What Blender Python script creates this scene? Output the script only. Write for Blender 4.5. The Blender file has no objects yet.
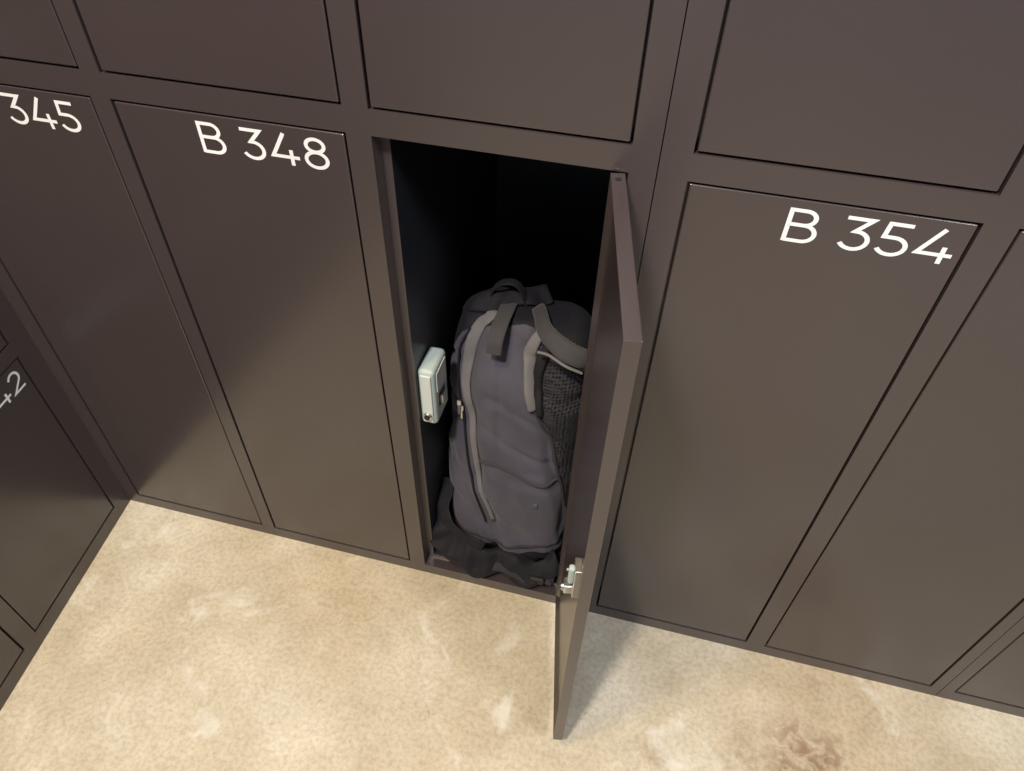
import bpy, bmesh, math, random
from mathutils import Vector, Matrix, noise
from mathutils.bvhtree import BVHTree
random.seed(4)
S=0.70; CAMZ=1.88*S
sc=bpy.context.scene
try:
    sc.view_settings.view_transform='Standard'
except Exception: pass

# ------------------------------------------------------------ materials
def newmat(name):
    m=bpy.data.materials.new(name); m.use_nodes=True
    nt=m.node_tree; b=nt.nodes['Principled BSDF']
    return m,nt,b
def lnk(nt,a,b): nt.links.new(a,b)
def coated(name,col,rough=0.42,bump=0.04,scale=900,var=0.12,metal=0.0,spec=0.5):
    m,nt,b=newmat(name)
    tc=nt.nodes.new('ShaderNodeTexCoord')
    n=nt.nodes.new('ShaderNodeTexNoise'); n.inputs['Scale'].default_value=3.0; n.inputs['Detail'].default_value=4
    lnk(nt,tc.outputs['Object'],n.inputs['Vector'])
    r=nt.nodes.new('ShaderNodeValToRGB')
    r.color_ramp.elements[0].position=0.3; r.color_ramp.elements[1].position=0.7
    r.color_ramp.elements[0].color=[c*(1-var) for c in col]+[1]
    r.color_ramp.elements[1].color=[c*(1+var) for c in col]+[1]
    lnk(nt,n.outputs['Fac'],r.inputs['Fac']); lnk(nt,r.outputs['Color'],b.inputs['Base Color'])
    b.inputs['Roughness'].default_value=rough; b.inputs['Metallic'].default_value=metal
    b.inputs['Specular IOR Level'].default_value=spec
    n2=nt.nodes.new('ShaderNodeTexNoise'); n2.inputs['Scale'].default_value=scale; n2.inputs['Detail'].default_value=2
    lnk(nt,tc.outputs['Object'],n2.inputs['Vector'])
    bp=nt.nodes.new('ShaderNodeBump'); bp.inputs['Strength'].default_value=bump; bp.inputs['Distance'].default_value=0.001
    lnk(nt,n2.outputs['Fac'],bp.inputs['Height']); lnk(nt,bp.outputs['Normal'],b.inputs['Normal'])
    return m
M_LOCK=coated('locker_powder_coat',(0.044,0.0345,0.0370),0.25,0.05,700,0.05,spec=0.85)
M_FRAME=coated('locker_frame_coat',(0.045,0.0355,0.0380),0.28,0.05,700,0.05,spec=0.85)
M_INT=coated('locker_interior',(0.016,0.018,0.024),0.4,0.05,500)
M_WHITE=coated('white_vinyl',(0.72,0.76,0.81),0.5,0.0)
M_LATCH=coated('latch_plastic',(0.42,0.52,0.53),0.3,0.02)
M_LATCH2=coated('latch_face',(0.58,0.64,0.65),0.35,0.02)
M_STEEL=coated('zinc_steel',(0.60,0.60,0.60),0.3,0.05,300,0.1,1.0)
M_BLACK=coated('black_rubber',(0.008,0.008,0.008),0.6)
M_WALL=coated('painted_wall',(0.45,0.43,0.40),0.8,0.2,200)

def fabric(name,col,rough=0.85,sheen=0.12,wr=0.5,rib=False):
    m,nt,b=newmat(name)
    tc=nt.nodes.new('ShaderNodeTexCoord')
    n=nt.nodes.new('ShaderNodeTexNoise'); n.inputs['Scale'].default_value=14; n.inputs['Detail'].default_value=6
    lnk(nt,tc.outputs['Object'],n.inputs['Vector'])
    r=nt.nodes.new('ShaderNodeValToRGB')
    r.color_ramp.elements[0].color=[c*0.86 for c in col]+[1]; r.color_ramp.elements[1].color=[c*1.14 for c in col]+[1]
    r.color_ramp.elements[0].position=0.3; r.color_ramp.elements[1].position=0.7
    lnk(nt,n.outputs['Fac'],r.inputs['Fac']); lnk(nt,r.outputs['Color'],b.inputs['Base Color'])
    b.inputs['Roughness'].default_value=rough
    b.inputs['Specular IOR Level'].default_value=0.3
    b.inputs['Sheen Weight'].default_value=sheen
    b1=nt.nodes.new('ShaderNodeBump')
    if rib:
        w=nt.nodes.new('ShaderNodeTexVoronoi'); w.inputs['Scale'].default_value=170; w.inputs['Randomness'].default_value=0.25
        lnk(nt,tc.outputs['Object'],w.inputs['Vector'])
        b1.inputs['Strength'].default_value=1.0; b1.inputs['Distance'].default_value=0.003
        lnk(nt,w.outputs['Distance'],b1.inputs['Height'])
        r2=nt.nodes.new('ShaderNodeValToRGB')
        r2.color_ramp.elements[0].position=0.25; r2.color_ramp.elements[1].position=0.6
        r2.color_ramp.elements[0].color=(0.006,0.006,0.008,1); r2.color_ramp.elements[1].color=[c*1.6 for c in col]+[1]
        lnk(nt,w.outputs['Distance'],r2.inputs['Fac']); lnk(nt,r2.outputs['Color'],b.inputs['Base Color'])
    else:
        w=nt.nodes.new('ShaderNodeTexWave'); w.inputs['Scale'].default_value=420; w.bands_direction='DIAGONAL'
        lnk(nt,tc.outputs['Object'],w.inputs['Vector'])
        b1.inputs['Strength'].default_value=0.2; b1.inputs['Distance'].default_value=0.0005
        lnk(nt,w.outputs['Fac'],b1.inputs['Height'])
    n3=nt.nodes.new('ShaderNodeTexNoise'); n3.inputs['Scale'].default_value=16; n3.inputs['Detail'].default_value=3; n3.inputs['Distortion'].default_value=0.8
    lnk(nt,tc.outputs['Object'],n3.inputs['Vector'])
    b2=nt.nodes.new('ShaderNodeBump'); b2.inputs['Strength'].default_value=wr; b2.inputs['Distance'].default_value=0.005
    lnk(nt,n3.outputs['Fac'],b2.inputs['Height']); lnk(nt,b1.outputs['Normal'],b2.inputs['Normal'])
    lnk(nt,b2.outputs['Normal'],b.inputs['Normal'])
    return m
F_BODY=fabric('pack_nylon',(0.068,0.066,0.094),wr=0.40)
F_GREY=fabric('grey_piping',(0.145,0.140,0.155),0.7,wr=0.1)
F_STRAP=fabric('strap_nylon',(0.048,0.047,0.055),0.8,wr=0.15)
F_BLACK=fabric('black_webbing_and_shade',(0.009,0.009,0.014),0.75,0.02,wr=0.2)
F_MESH=fabric('mesh_padding',(0.020,0.020,0.026),0.7,0.03,wr=0.1,rib=True)
F_SEAM=fabric('seam_tape',(0.030,0.028,0.040),0.8,0.05,wr=0.1)

def floor_mat():
    m,nt,b=newmat('polished_concrete')
    tc=nt.nodes.new('ShaderNodeTexCoord')
    def nz(scale,det,dist=0.0):
        n=nt.nodes.new('ShaderNodeTexNoise'); n.inputs['Scale'].default_value=scale
        n.inputs['Detail'].default_value=det; n.inputs['Distortion'].default_value=dist
        n.inputs['Roughness'].default_value=0.62
        lnk(nt,tc.outputs['Object'],n.inputs['Vector']); return n
    def ramp(src,p0,c0,p1,c1):
        r=nt.nodes.new('ShaderNodeValToRGB'); e=r.color_ramp.elements
        e[0].position=p0; e[1].position=p1; e[0].color=(*c0,1); e[1].color=(*c1,1)
        lnk(nt,src,r.inputs['Fac']); return r
    def mix(f,a,bb,t='MIX'):
        x=nt.nodes.new('ShaderNodeMix'); x.data_type='RGBA'; x.blend_type=t
        if isinstance(f,float): x.inputs[0].default_value=f
        else: lnk(nt,f,x.inputs[0])
        lnk(nt,a,x.inputs[6]); lnk(nt,bb,x.inputs[7]); return x.outputs[2]
    big=ramp(nz(2.3,8,0.3).outputs['Fac'],0.36,(0.48,0.410,0.300),0.62,(0.61,0.575,0.485))
    mid=ramp(nz(10,8,0.3).outputs['Fac'],0.34,(0.85,0.83,0.79),0.66,(1.05,1.05,1.04))
    c=mix(1.0,big.outputs['Color'],mid.outputs['Color'],'MULTIPLY')
    fine=ramp(nz(120,8).outputs['Fac'],0.36,(0.80,0.78,0.75),0.58,(1.04,1.04,1.04))
    c=mix(0.85,c,fine.outputs['Color'],'MULTIPLY')
    sc_=ramp(nz(6.5,8,1.0).outputs['Fac'],0.58,(0,0,0),0.68,(0.6,0.6,0.6))
    pale=nt.nodes.new('ShaderNodeRGB'); pale.outputs[0].default_value=(0.70,0.69,0.64,1)
    c=mix(sc_.outputs['Color'],c,pale.outputs[0])
    pit=ramp(nz(34,6,2.2).outputs['Fac'],0.66,(0,0,0),0.73,(0.6,0.6,0.6))
    dk=nt.nodes.new('ShaderNodeRGB'); dk.outputs[0].default_value=(0.26,0.19,0.12,1)
    c=mix(pit.outputs['Color'],c,dk.outputs[0])
    for (sx,sy,rad,st) in ((0.42,0.520,0.090,0.9),(0.31,0.50,0.05,0.4),(0.17,0.47,0.03,0.4),(0.44,0.66,0.02,0.5)):
        sub=nt.nodes.new('ShaderNodeVectorMath'); sub.operation='SUBTRACT'
        nn=nz(22,6)
        add=nt.nodes.new('ShaderNodeVectorMath'); add.operation='MULTIPLY_ADD'
        lnk(nt,nn.outputs['Color'],add.inputs[0]); add.inputs[1].default_value=(0.1,0.1,0); lnk(nt,tc.outputs['Object'],add.inputs[2])
        lnk(nt,add.outputs[0],sub.inputs[0]); sub.inputs[1].default_value=(sx+0.05,sy+0.05,0)
        ln=nt.nodes.new('ShaderNodeVectorMath'); ln.operation='LENGTH'; lnk(nt,sub.outputs[0],ln.inputs[0])
        rr=ramp(ln.outputs['Value'],rad*0.35,(st,st,st),rad,(0,0,0))
        sp=ramp(nz(40,6,1).outputs['Fac'],0.42,(0.15,0.15,0.15),0.58,(1,1,1))
        f=mix(1.0,rr.outputs['Color'],sp.outputs['Color'],'MULTIPLY')
        bc=nt.nodes.new('ShaderNodeRGB'); bc.outputs[0].default_value=(0.24,0.155,0.09,1)
        c=mix(f,c,bc.outputs[0])
    lnk(nt,c,b.inputs['Base Color'])
    b.inputs['Roughness'].default_value=0.42
    b.inputs['Specular IOR Level'].default_value=0.45
    bp=nt.nodes.new('ShaderNodeBump'); bp.inputs['Strength'].default_value=0.18; bp.inputs['Distance'].default_value=0.002
    lnk(nt,nz(40,8).outputs['Fac'],bp.inputs['Height']); lnk(nt,bp.outputs['Normal'],b.inputs['Normal'])
    return m
M_FLOOR=floor_mat()

# ------------------------------------------------------------ helpers
def addobj(name,me,mats,parent=None,smooth=False):
    ob=bpy.data.objects.new(name,me); sc.collection.objects.link(ob)
    for m in (mats if isinstance(mats,(list,tuple)) else [mats]): me.materials.append(m)
    if parent: ob.parent=parent
    if smooth:
        for p in me.polygons: p.use_smooth=True
    return ob
def bm_box(bm,a,b):
    vs=[bm.verts.new((x,y,z)) for x in (a[0],b[0]) for y in (a[1],b[1]) for z in (a[2],b[2])]
    q=[(0,1,3,2),(4,6,7,5),(0,4,5,1),(2,3,7,6),(0,2,6,4),(1,5,7,3)]
    return [bm.faces.new([vs[i] for i in f]) for f in q]
def boxes(name,lst,mat,parent=None,bevel=0.0,seg=2):
    bm=bmesh.new()
    for a,b in lst: bm_box(bm,a,b)
    bmesh.ops.recalc_face_normals(bm,faces=bm.faces)
    if bevel>0: bmesh.ops.bevel(bm,geom=list(bm.edges),offset=bevel,segments=seg,profile=0.5,affect='EDGES')
    me=bpy.data.meshes.new(name); bm.to_mesh(me); bm.free()
    return addobj(name,me,mat,parent)
def cyl(name,p,axis,r,h,mat,parent,seg=32,bevel=0.0):
    bm=bmesh.new(); bmesh.ops.create_cone(bm,cap_ends=True,segments=seg,radius1=r,radius2=r,depth=h)
    if bevel: bmesh.ops.bevel(bm,geom=[e for e in bm.edges if abs(e.verts[0].co.z-e.verts[1].co.z)<1e-6],offset=bevel,segments=2,affect='EDGES')
    q=Vector((0,0,1)).rotation_difference(Vector(axis)).to_matrix().to_4x4()
    bm.transform(Matrix.Translation(p)@q)
    me=bpy.data.meshes.new(name); bm.to_mesh(me); bm.free()
    return addobj(name,me,mat,parent)
def empty(name,loc=(0,0,0)):
    e=bpy.data.objects.new(name,None); sc.collection.objects.link(e); e.location=loc; e.empty_display_size=0.1; return e

# ------------------------------------------------------------ lettering (drawn strokes)
def arc(cx,cy,rx,ry,a0,a1,n=18):
    return [(cx+rx*math.cos(math.radians(a0+(a1-a0)*i/n)),cy+ry*math.sin(math.radians(a0+(a1-a0)*i/n))) for i in range(n+1)]
G={
 'B':(0.80,[[(0.10,0.0),(0.10,1.0)],[(0.10,0.95),(0.42,0.95)]+arc(0.44,0.74,0.23,0.21,90,-90)+[(0.10,0.53)],
            [(0.10,0.53),(0.46,0.53)]+arc(0.48,0.29,0.26,0.24,90,-90)+[(0.10,0.05)]]),
 '0':(0.84,[arc(0.42,0.5,0.34,0.45,0,360,32)]),
 '1':(0.45,[[(0.02,0.95),(0.28,0.95),(0.28,0.0)]]),
 '2':(0.76,[arc(0.36,0.66,0.27,0.29,160,-35,20)+[(0.08,0.05),(0.70,0.05)]]),
 '3':(0.76,[[(0.06,0.95),(0.62,0.95),(0.32,0.58)]+arc(0.36,0.315,0.29,0.265,80,-90)+arc(0.36,0.36,0.33,0.31,-95,-150,8)]),
 '4':(0.90,[[(0.50,1.0),(0.10,0.26),(0.86,0.26)],[(0.64,0.50),(0.64,0.0)]]),
 '5':(0.76,[[(0.66,0.95),(0.17,0.95),(0.13,0.56),(0.34,0.56)]+arc(0.37,0.305,0.29,0.255,85,-90)+arc(0.36,0.36,0.33,0.31,-95,-150,8)]),
 '6':(0.80,[arc(0.41,0.33,0.30,0.28,0,360,28),arc(0.48,0.46,0.38,0.49,75,190,16)]),
 '7':(0.76,[[(0.08,0.76),(0.08,0.95),(0.66,0.95),(0.26,0.0)]]),
 '8':(0.80,[arc(0.40,0.75,0.25,0.20,0,360,28),arc(0.40,0.295,0.30,0.245,0,360,28)]),
 '9':(0.80,[arc(0.40,0.66,0.30,0.28,0,360,28),arc(0.32,0.53,0.38,0.49,-105,10,16)]),
}
def stroke(bm,pts,w,fx):
    P=[Vector((p[0],p[1])) for p in pts]
    Q=[P[0]]
    for p in P[1:]:
        if (p-Q[-1]).length>1e-3: Q.append(p)
    P=Q; n=len(P)
    closed=(P[0]-P[-1]).length<1e-3
    if closed: P=P[:-1]; n-=1
    L=[];R=[]
    for i in range(n):
        a=P[i-1] if (i>0 or closed) else None
        b=P[(i+1)%n] if (i<n-1 or closed) else None
        d1=(P[i]-a).normalized() if a is not None else None
        d2=(b-P[i]).normalized() if b is not None else None
        if d1 is None: d1=d2
        if d2 is None: d2=d1
        n1=Vector((-d1.y,d1.x)); n2=Vector((-d2.y,d2.x))
        m=(n1+n2); m=m.normalized() if m.length>1e-5 else n1
        k=min(1/max(m.dot(n1),0.3),2.4)
        L.append(bm.verts.new(fx(P[i]+m*w/2*k))); R.append(bm.verts.new(fx(P[i]-m*w/2*k)))
    for i in range(n if closed else n-1):
        j=(i+1)%n
        bm.faces.new((L[i],R[i],R[j],L[j]))
def label(name,text,xr,ztop,h,parent,mapf=None,wide=1.06):
    w=h*wide
    tot=0; adv=[]
    for ch in text:
        a=0.40 if ch==' ' else G[ch][0]+0.06
        adv.append(a); tot+=a
    bm=bmesh.new(); x=xr-tot*w
    for ch,a in zip(text,adv):
        if ch!=' ':
            for si,st in enumerate(G[ch][1]):
                e=0.0002*si   # film layers, so strokes never share a plane
                stroke(bm,st,0.108,lambda p,x=x,e=e:(mapf or (lambda u,v,e:(u,0.0003-e,v)))(x+p.x*w,ztop-h+p.y*h,e))
        x+=a*w
    me=bpy.data.meshes.new(name); bm.to_mesh(me); bm.free()
    return addobj(name,me,M_WHITE,parent)

# ------------------------------------------------------------ locker bank
DT=0.016
def bank(name,cols,rows,x0,x1,H,parent,labels,openidx=None,seams=(),lab_h=0.0395,tune={}):
    D=0.5; fl=0.012; fy=0.024
    fr=[]
    edges=[x0]+[v for c in cols for v in c]+[x1]
    posts=[(edges[i],edges[i+1]) for i in range(0,len(edges),2)]
    for a,b in posts:
        s=[q for q in seams if a<q<b]
        if s:
            fr.append(((a,0,0),(s[0]-0.0006,fy,H))); fr.append(((s[0]+0.0006,0,0),(b,fy,H)))
        else: fr.append(((a,0,0),(b,fy,H)))
    zed=[0]+[v for r in rows for v in r]+[H]
    rails=[(zed[i],zed[i+1]) for i in range(0,len(zed),2)]
    for a,b in rails:
        for c in cols: fr.append(((c[0],0,a),(c[1],fy,b)))
    boxes('frame',fr,M_FRAME,parent)
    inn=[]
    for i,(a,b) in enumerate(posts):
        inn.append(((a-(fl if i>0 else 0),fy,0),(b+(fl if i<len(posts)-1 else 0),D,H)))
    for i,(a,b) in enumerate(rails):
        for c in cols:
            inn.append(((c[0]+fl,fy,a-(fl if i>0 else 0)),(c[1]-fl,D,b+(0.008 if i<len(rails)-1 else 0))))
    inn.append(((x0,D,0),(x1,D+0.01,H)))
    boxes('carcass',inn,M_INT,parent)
    st=[]
    for ci,c in enumerate(cols):
        for r in rows:
            e=0.0015
            st.append(((c[0],fy-e,r[0]),(c[0]+fl,fy,r[1]))); st.append(((c[1]-fl,fy-e,r[0]),(c[1],fy,r[1])))
            st.append(((c[0]+fl,fy-e,r[1]-fl),(c[1]-fl,fy,r[1]))); st.append(((c[0]+fl,fy-e,r[0]),(c[1]-fl,fy,r[0]+0.008)))
    boxes('stop_flange',st,M_FRAME,parent)
    g=0.0032
    for ci,c in enumerate(cols):
        for ri,r in enumerate(rows):
            t=labels.get((ci,ri))
            if openidx==(ci,ri): continue
            boxes('door_%d_%d'%(ci,ri),[((c[0]+g,0.0006,r[0]+g),(c[1]-g,0.0006+DT,r[1]-g))],M_LOCK,parent,0.0015,3)
            mr,wd=tune.get((ci,ri),(0.0215,1.08))
            if t: label('number_%d_%d'%(ci,ri),t,c[1]-mr,r[1]-0.0125,lab_h,parent,wide=wd)

U=lambda v:v*S
cols=[(-1.415,-0.990),(-0.952,-0.520),(-0.476,-0.062),(0.026,0.437),(0.483,0.905),(0.960,1.38),(1.43,1.85)]
cols=[(U(a),U(b)) for a,b in cols]
rows=[(U(1.88-1.838),U(1.88-0.534)),(U(1.88-0.491),U(1.88+0.80))]
main=empty('locker_bank',(0,0.70,0))
labs={(0,0):'B 345',(1,0):'B 348',(3,0):'B 354',(4,0):'B 357',(5,0):'B 360',(6,0):'B 363',
      (0,1):'B 344',(1,1):'B 347',(2,1):'B 350',(3,1):'B 353',(4,1):'B 356',(5,1):'B 359',(6,1):'B 362'}
HT=1.92
bank('main',cols,rows,U(-1.458),U(1.89),HT,main,labs,(2,0),seams=(U(-0.02),U(0.932)),
     tune={(3,0):(0.0075,1.14),(0,0):(0.0275,1.08),(1,0):(0.0215,1.13)})

# open door, hinged on the right edge
W=0.267; z0=rows[0][0]+0.015; z1=rows[0][1]+0.0005; T=0.0165
od=bpy.data.objects.new('open_door',None); sc.collection.objects.link(od); od.parent=main
ang=math.atan2(-0.395,0.076)
ux=Vector((math.cos(ang),math.sin(ang),0)); uy=Vector((-ux.y,ux.x,0))
od.matrix_local=Matrix(((ux.x,uy.x,0,U(-0.0775)),(ux.y,uy.y,0,-0.004),(0,0,1,0),(0,0,0,1)))
bm=bmesh.new(); bm_box(bm,(0,-T/2,z0),(W,T/2,z1)); bmesh.ops.recalc_face_normals(bm,faces=bm.faces)
f=[f for f in bm.faces if f.normal.y<-0.9]
bmesh.ops.inset_region(bm,faces=f,thickness=0.018,depth=0)
bmesh.ops.translate(bm,verts=list(f[0].verts),vec=(0,0.007,0))
ed=[e for e in bm.edges if len(e.link_faces)==2 and e.calc_face_angle(0)>1.0]
bmesh.ops.bevel(bm,geom=ed,offset=0.0012,segments=3,profile=0.5,affect='EDGES')
me=bpy.data.meshes.new('door_leaf'); bm.to_mesh(me); bm.free()
addobj('door_leaf',me,M_LOCK,od)
cyl('pivot_hole',(0.014,0.0,z1+0.0002),(0,0,1),0.0034,0.0008,M_BLACK,od)
label('number_open','B 351',-0.022,rows[0][1]-0.0125,0.0395,od,mapf=lambda u,v,e:(-u,T/2+0.0003+e,v))
zs=U(1.88-1.215); xs=0.212
boxes('strike_plate',[((xs-0.014,-T/2-0.0006,zs-0.024),(xs+0.008,-T/2+0.0075,zs+0.042))],M_STEEL,od,0.0008)
boxes('strike_cover',[((xs-0.007,-T/2-0.008,zs+0.002),(xs+0.003,-T/2,zs+0.038))],M_LATCH,od,0.003,3)
boxes('strike_bracket',[((xs-0.012,-T/2-0.012,zs-0.020),(xs+0.005,-T/2,zs-0.002))],M_STEEL,od,0.002)
cyl('strike_loop',(xs-0.002,-T/2-0.013,zs-0.011),(0,1,0),0.0062,0.005,M_STEEL,od,20,0.001)
cyl('strike_loop_hole',(xs-0.002,-T/2-0.0158,zs-0.011),(0,1,0),0.003,0.001,M_BLACK,od,20)
cyl('strike_screw',(xs-0.002,-T/2-0.0090,zs+0.032),(0,1,0),0.0025,0.004,M_STEEL,od,16)

# lock housing on left side of opening
lx=cols[2][0]+0.012
za,zb=U(1.88-1.262),U(1.88-1.090)
boxes('lock_housing',[((lx,0.029,za),(lx+0.028,0.092,zb))],M_LATCH,main,0.008,5)
boxes('lock_front_plate',[((lx+0.005,0.0265,za+0.008),(lx+0.023,0.0305,zb-0.008))],M_LATCH2,main,0.0015)
boxes('lock_side_ridge',[((lx+0.0270,0.038,za+0.070),(lx+0.0295,0.082,zb-0.010))],M_LATCH2,main,0.001)
cyl('lock_cylinder',(lx+0.014,0.0250,za+0.024),(0,1,0),0.0075,0.006,M_STEEL,main,24,0.0008)
cyl('lock_keyhole',(lx+0.014,0.0217,za+0.024),(0,1,0),0.0050,0.002,M_BLACK,main,20)
boxes('lock_slot',[((lx+0.0272,0.044,za+0.030),(lx+0.0283,0.074,za+0.058))],M_BLACK,main,0.0002)
boxes('lock_bolt',[((lx+0.027,0.050,za+0.035),(lx+0.033,0.066,za+0.053))],M_STEEL,main,0.001)

# left bank
left=empty('locker_bank.001')
d=Vector((-0.1199,0.9928,0)).normalized(); n=Vector((-d.y,d.x,0))
left.matrix_world=Matrix(((d.x,n.x,0,U(-1.458)),(d.y,n.y,0,0.70),(0,0,1,0),(0,0,0,1)))
lc=[(-0.327-0.316*i,-0.043-0.316*i) for i in (4,3,2,1,0)]
lr=[(0.034,0.474),(0.501,0.941),(0.968,1.408),(1.435,1.875)]
ll={}
for i in range(5):
    for j in range(4):
        ll[(i,j)]='B %d'%(342-(4-i)*4-j)
bank('left',lc,lr,-1.64,-0.0005,HT,left,ll,None,tune={(4,0):(0.011,1.08)})

# ------------------------------------------------------------ room
def plane(name,a,b,c,d_,mat):
    me=bpy.data.meshes.new(name); me.from_pydata([a,b,c,d_],[],[(0,1,2,3)]); return addobj(name,me,mat)
plane('floor',(-2.6,-3.2,0),(3.2,-3.2,0),(3.2,1.25,0),(-2.6,1.25,0),M_FLOOR)
plane('wall_back',(-2.6,1.25,0),(3.2,1.25,0),(3.2,1.25,2.8),(-2.6,1.25,2.8),M_WALL)

# ------------------------------------------------------------ backpack
pack=empty('backpack',(0,0,0))
ZB=rows[0][0]+0.008
def spow(v,e): return math.copysign(abs(v)**e,v)
def lerp(a,b,t): return a+(b-a)*t
def prof(t,ks):
    if t<=ks[0][0]: return ks[0][1]
    for i in range(len(ks)-1):
        if t<=ks[i+1][0]:
            f=(t-ks[i][0])/(ks[i+1][0]-ks[i][0]); f=f*f*(3-2*f); return lerp(ks[i][1],ks[i+1][1],f)
    return ks[-1][1]
H=0.533; NR=180; NS=260
bm=bmesh.new(); rings=[]
def bandx(z):
    return prof(z,[(0.0,-0.05),(0.19,-0.074),(0.36,-0.111),(0.46,-0.146),(0.54,-0.163),(0.60,-0.155),(0.7,-0.15)])
def zipx(z):
    return prof(z,[(0.1,-0.195),(0.154,-0.206),(0.261,-0.236),(0.404,-0.259),(0.526,-0.272),(0.6,-0.25)])
for i in range(NR+1):
    t=(1-math.cos(math.pi*i/NR))/2; t=min(max(t,0.0008),0.9992)
    p=7.0 if t<0.5 else 8.0
    s=(1-abs(2*t-1)**p)**(1/p)
    a=prof(t,[(0,0.126),(0.4,0.127),(0.8,0.125),(1,0.121)]); b=prof(t,[(0,0.110),(0.3,0.110),(0.7,0.094),(1,0.062)])
    cx=-0.187; cy=0.846+0.056*t
    z=ZB+H*t; ring=[]
    for j in range(NS):
        th=2*math.pi*j/NS
        x=cx+a*s*spow(math.cos(th),2/3.0); y=cy+b*s*spow(math.sin(th),2/3.0)
        nrm=Vector((math.cos(th),math.sin(th),0))
        q=Vector((x,y,z))
        dsp=0.009*noise.noise(q*8)
        u=z*0.9+x*0.55
        r1=1-abs(noise.noise(Vector((x*6,y*5,u*14))))*2
        dsp+=-0.007*max(0,r1-0.64)/0.36
        r2=1-abs(noise.noise(Vector((x*16+z*6+9,y*6,z*6))))*2
        dsp+=-0.006*max(0,r2-0.70)/0.30*max(0,min(1,(0.34-z)/0.08))
        if y<cy:
            lz=zipx(z); bx=bandx(z)
            for sx_,wd,dp in ((lz,0.011,0.007),(bx,0.012,0.008)):
                dsp-=dp*math.exp(-((x-sx_)/wd)**2)
            dsp-=0.004*math.exp(-((x-(-0.205+0.05*(0.4-z)))/0.006)**2)*max(0,min(1,(z-0.30)/0.04))
            if z<0.30 and lz<x<bx:
                dsp+=0.007*min(1,(0.30-z)/0.02)*min(1,(x-lz)/0.02)*min(1,(bx-x)/0.02)
        q+=nrm*dsp*min(1,s*1.2)
        q.z+=0.014*noise.noise(Vector((x*12,y*12,3)))*max(0,(t-0.8)/0.2)
        q.x=max(-0.315,min(q.x,-0.058)); q.z=max(q.z,ZB+0.0005)
        ring.append(bm.verts.new(q))
    rings.append(ring)
for i in range(NR):
    for j in range(NS):
        k=(j+1)%NS
        bm.faces.new((rings[i][j],rings[i][k],rings[i+1][k],rings[i+1][j]))
bm.faces.new(list(reversed(rings[0]))); bm.faces.new(rings[-1])
for f in bm.faces:
    c=f.calc_center_median()
    if c.x>bandx(c.z) and c.z>0.20 and c.y<0.86: f.material_index=1
    elif c.y>0.856 or c.z<0.085: f.material_index=2  # rear and rear top in black: key-lamp shadow painted into the pack colour
    f.smooth=True
bmesh.ops.recalc_face_normals(bm,faces=bm.faces)
bvh=BVHTree.FromBMesh(bm)
me=bpy.data.meshes.new('pack_body'); bm.to_mesh(me); bm.free()
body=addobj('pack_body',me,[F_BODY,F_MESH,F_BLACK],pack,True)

def catmull(P,n=14):
    P=[Vector(p) for p in P]; Q=[2*P[0]-P[1]]+P+[2*P[-1]-P[-2]]; out=[]
    for i in range(1,len(Q)-2):
        for k in range(n):
            t=k/n; a,b,c,d_=Q[i-1],Q[i],Q[i+1],Q[i+2]
            out.append(0.5*((2*b)+(c-a)*t+(2*a-5*b+4*c-d_)*t*t+(3*b-a-3*c+d_)*t*t*t))
    out.append(P[-1]); return out
def sweep(name,pts,nrms,widths,thick,mat,parent=pack,wob=0.0):
    bm=bmesh.new(); rs=[]; n=len(pts)
    for i,p in enumerate(pts):
        T_=(pts[min(i+1,n-1)]-pts[max(i-1,0)]).normalized()
        N=nrms[i]-T_*nrms[i].dot(T_); N.normalize(); B=T_.cross(N)
        f=i/(n-1); w=prof(f,widths) if isinstance(widths,list) else widths
        r=[]
        for k in range(20):
            a=2*math.pi*k/20
            o=B*(w/2*spow(math.cos(a),0.6))+N*(thick/2*spow(math.sin(a),0.7))
            q=p+o
            if wob: q=q+N*wob*noise.noise(q*35)+B*wob*noise.noise(q*20+Vector((5,5,5)))
            q.z=max(q.z,ZB+0.0008)
            r.append(bm.verts.new(q))
        rs.append(r)
    for i in range(n-1):
        for k in range(20):
            l=(k+1)%20; bm.faces.new((rs[i][k],rs[i][l],rs[i+1][l],rs[i+1][k]))
    bm.faces.new(rs[0]); bm.faces.new(rs[-1]); bmesh.ops.recalc_face_normals(bm,faces=bm.faces)
    me=bpy.data.meshes.new(name); bm.to_mesh(me); bm.free()
    return addobj(name,me,mat,parent,True)
def onbag(name,xz,width,thick,mat,off=0.001,wob=0.0):
    c=catmull([(x,0,z) for x,z in xz]); P=[];N=[]
    for q in c:
        h,nn,_,_=bvh.ray_cast(Vector((q.x,0.5,q.z)),Vector((0,1,0)))
        if h is None: h,nn,_,_=bvh.find_nearest(Vector((q.x,0.80,q.z)))
        P.append(h); N.append(nn)
    N=[sum((N[max(0,min(len(N)-1,i+k))] for k in range(-4,5)),Vector()).normalized() for i in range(len(N))]
    for _ in range(5):
        P=[P[0]]+[(P[i-1]+P[i]*2+P[i+1])/4 for i in range(1,len(P)-1)]+[P[-1]]
    P=[p+nn*off for p,nn in zip(P,N)]
    return sweep(name,P,N,width,thick,mat,wob=wob)
onbag('main_zip_flap',[(-0.238,0.566),(-0.256,0.550),(-0.268,0.516),(-0.270,0.46),(-0.259,0.404),(-0.248,0.33),(-0.236,0.261),(-0.206,0.154)],[(0,0.020),(0.2,0.022),(0.6,0.012),(1,0.008)],0.006,F_GREY,0.0035)
onbag('main_zip_teeth',[(-0.272,0.545),(-0.286,0.50),(-0.273,0.404),(-0.250,0.261),(-0.220,0.150)],0.004,0.004,F_BLACK,0.004)
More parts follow.
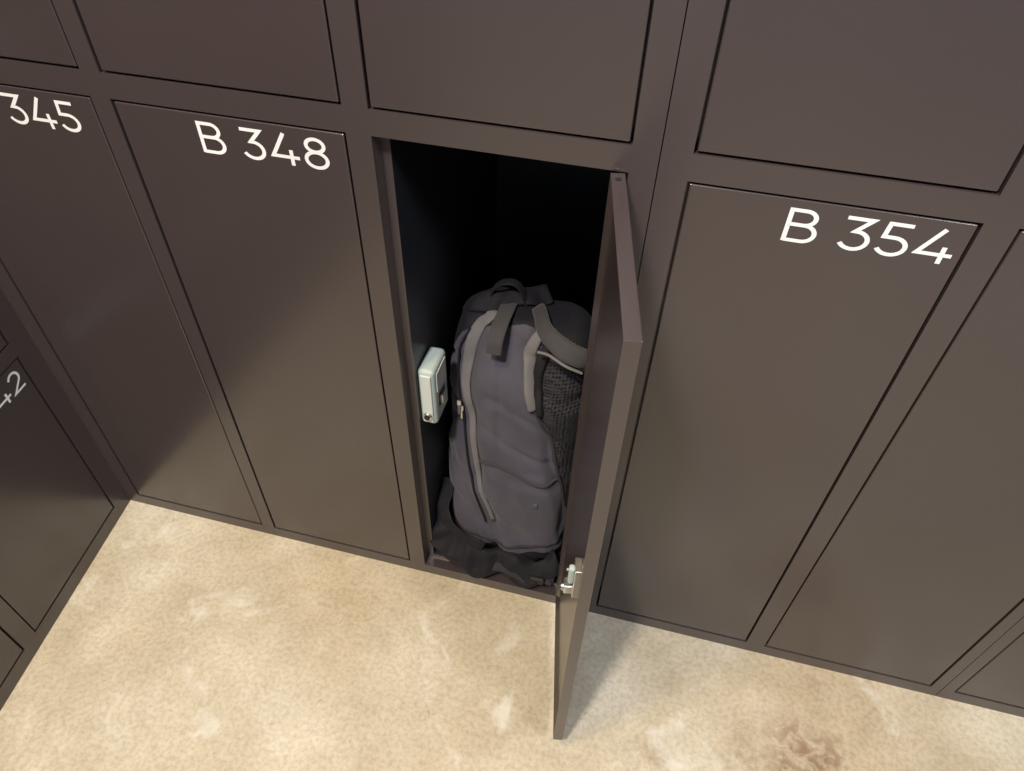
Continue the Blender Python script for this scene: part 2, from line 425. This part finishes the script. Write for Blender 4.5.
onbag('strap_edge_piping',[(-0.144,0.568),(-0.157,0.556),(-0.167,0.526),(-0.163,0.486),(-0.151,0.442)],[(0,0.016),(0.5,0.021),(1,0.015)],0.009,F_GREY,0.005)
onbag('strap_padding',[(-0.130,0.560),(-0.143,0.534),(-0.145,0.486),(-0.134,0.435)],[(0,0.016),(0.5,0.018),(1,0.012)],0.012,F_BLACK,0.004)
onbag('gusset_seam',[(-0.151,0.450),(-0.133,0.41),(-0.111,0.361),(-0.093,0.28),(-0.078,0.196)],0.006,0.004,F_SEAM,0.003)
onbag('pocket_hem',[(-0.240,0.300),(-0.21,0.309),(-0.17,0.300),(-0.13,0.283),(-0.094,0.275)],0.005,0.004,F_STRAP,0.002)
onbag('bottom_seam',[(-0.30,0.12),(-0.25,0.105),(-0.19,0.10),(-0.13,0.105),(-0.072,0.12)],0.006,0.004,F_SEAM,0.001)
for nm,(x,z) in {'zip_pull_a':(-0.276,0.405),'zip_pull_b':(-0.279,0.42)}.items():
    h,nn,_,_=bvh.ray_cast(Vector((x,0.5,z)),Vector((0,1,0)))
    if h is None: h,nn,_,_=bvh.find_nearest(Vector((x,0.75,z)))
    h=h+Vector((0,-0.007,0))
    boxes(nm,[((h.x-0.004,h.y-0.003,h.z-0.006),(h.x+0.004,h.y+0.002,h.z+0.006))],M_STEEL,pack,0.0012)
    sweep(nm+'_cord',[h+Vector((0,-0.002,-0.005-0.004*i)) for i in range(7)],[Vector((0,-1,0))]*7,0.005,0.003,M_STEEL if nm.endswith('a') else F_GREY)
# top: grab handle, haul webbing, strap tops
c=catmull([(-0.250,0.905,0.560),(-0.246,0.903,0.595),(-0.226,0.902,0.615),(-0.202,0.903,0.610),(-0.184,0.905,0.560)])
sweep('grab_handle',c,[(q-Vector((-0.215,0.905,0.55))).normalized() for q in c],0.016,0.005,F_BLACK)
c=catmull([(-0.219,0.804,0.546),(-0.218,0.812,0.568),(-0.217,0.84,0.580),(-0.216,0.90,0.580)])
sweep('haul_webbing',c,[Vector((0,-0.7,0.7))]*len(c),0.026,0.005,F_STRAP)
c=catmull([(-0.165,0.895,0.578),(-0.150,0.848,0.585),(-0.128,0.820,0.583),(-0.100,0.806,0.576),(-0.076,0.808,0.565),(-0.062,0.83,0.540)])
sweep('shoulder_strap',c,[Vector((-0.1,-0.80,0.55)).normalized()]*len(c),[(0,0.024),(0.5,0.032),(1,0.034)],0.016,F_STRAP,wob=0.003)
c=catmull([(-0.148,0.806,0.566),(-0.129,0.802,0.567),(-0.100,0.792,0.560),(-0.074,0.795,0.549)])
sweep('shoulder_strap_edge',c,[Vector((-0.1,-0.80,0.55)).normalized()]*len(c),0.004,0.008,F_GREY)
c=catmull([(-0.292,0.92,0.53),(-0.278,0.900,0.560),(-0.248,0.895,0.578),(-0.20,0.91,0.584),(-0.16,0.94,0.572)])
sweep('shoulder_strap_far',c,[Vector((0,-0.3,0.95)).normalized()]*len(c),0.032,0.014,F_BLACK,wob=0.010)
# hip belt and loose webbing on the locker base
c=catmull([(-0.314,0.80,0.165),(-0.314,0.758,0.125),(-0.296,0.734,0.090),(-0.255,0.722,0.074),(-0.20,0.720,0.068),(-0.15,0.722,0.064),(-0.105,0.728,0.064),(-0.072,0.750,0.070)])
sweep('hip_belt_wing',c,[Vector((0,-0.80,0.6)).normalized()]*len(c),[(0,0.035),(0.25,0.060),(0.7,0.062),(1,0.045)],0.024,F_BLACK,wob=0.018)
c=catmull([(-0.27,0.724,0.060),(-0.235,0.718,0.064),(-0.20,0.720,0.056),(-0.155,0.715,0.058),(-0.11,0.718,0.052),(-0.072,0.724,0.050)])
sweep('belt_pad',c,[Vector((0.1,-0.6,0.8)).normalized()]*len(c),[(0,0.02),(0.3,0.034),(0.8,0.034),(1,0.02)],0.014,F_BLACK,wob=0.013)
c=catmull([(-0.30,0.732,0.050),(-0.26,0.718,0.062),(-0.22,0.713,0.058),(-0.17,0.708,0.066),(-0.12,0.711,0.056),(-0.075,0.716,0.052)])
sweep('loose_webbing',c,[Vector((0,-0.7,0.7)).normalized()]*len(c),0.018,0.004,F_SEAM,wob=0.008)
c=catmull([(-0.310,0.80,0.20),(-0.306,0.760,0.165),(-0.292,0.738,0.140),(-0.262,0.729,0.125),(-0.215,0.725,0.108)])
sweep('belt_webbing',c,[Vector((-0.3,-0.9,0.3)).normalized()]*len(c),0.024,0.005,F_BLACK,wob=0.010)
boxes('buckle',[((-0.118,0.703,0.050),(-0.088,0.714,0.066))],M_BLACK,pack,0.004,3)
h,nn,_,_=bvh.ray_cast(Vector((-0.125,0.5,0.235)),Vector((0,1,0)))
boxes('brand_tag',[((h.x-0.004,h.y-0.003,h.z-0.005),(h.x+0.004,h.y+0.003,h.z+0.005))],coated('blue_tag',(0.05,0.07,0.13),0.6),pack,0.0008)

# ------------------------------------------------------------ lights
def area(name,loc,target,size,power,col):
    l=bpy.data.lights.new(name,'AREA'); l.shape='DISK'; l.size=size; l.energy=power; l.color=col
    o=bpy.data.objects.new(name,l); sc.collection.objects.link(o); o.location=loc
    o.rotation_euler=(Vector(target)-Vector(loc)).to_track_quat('-Z','Y').to_euler(); return o
area('ceiling_lamp_key',(-0.46,-0.68,2.80),(0,0.5,0.4),0.22,68,(1.0,0.90,0.79))
area('ceiling_lamp_warm',(-0.75,-0.15,2.75),(-0.5,0.25,0),0.35,30,(1.0,0.75,0.38))
area('ceiling_lamp_cool',(1.5,-0.5,2.75),(0.8,0.4,0.2),0.6,42,(1.0,0.97,0.97))
w=bpy.data.worlds.new('World'); sc.world=w; w.use_nodes=True
bg=w.node_tree.nodes['Background']; bg.inputs['Color'].default_value=(0.76,0.86,1.0,1); bg.inputs['Strength'].default_value=0.32

# ------------------------------------------------------------ camera
cam=bpy.data.cameras.new('camera'); co=bpy.data.objects.new('camera',cam); sc.collection.objects.link(co)
cam.sensor_width=36; cam.lens=713/1024*36; cam.clip_start=0.01
cx_=Vector((0.9689,0.2468,0.0209)).normalized(); cz_=Vector((0.1594,-0.6858,0.7102)).normalized()
cy_=cz_.cross(cx_).normalized(); cx_=cy_.cross(cz_)
co.matrix_world=Matrix(((cx_.x,cy_.x,cz_.x,0),(cx_.y,cy_.y,cz_.y,0),(cx_.z,cy_.z,cz_.z,CAMZ),(0,0,0,1)))
sc.camera=co
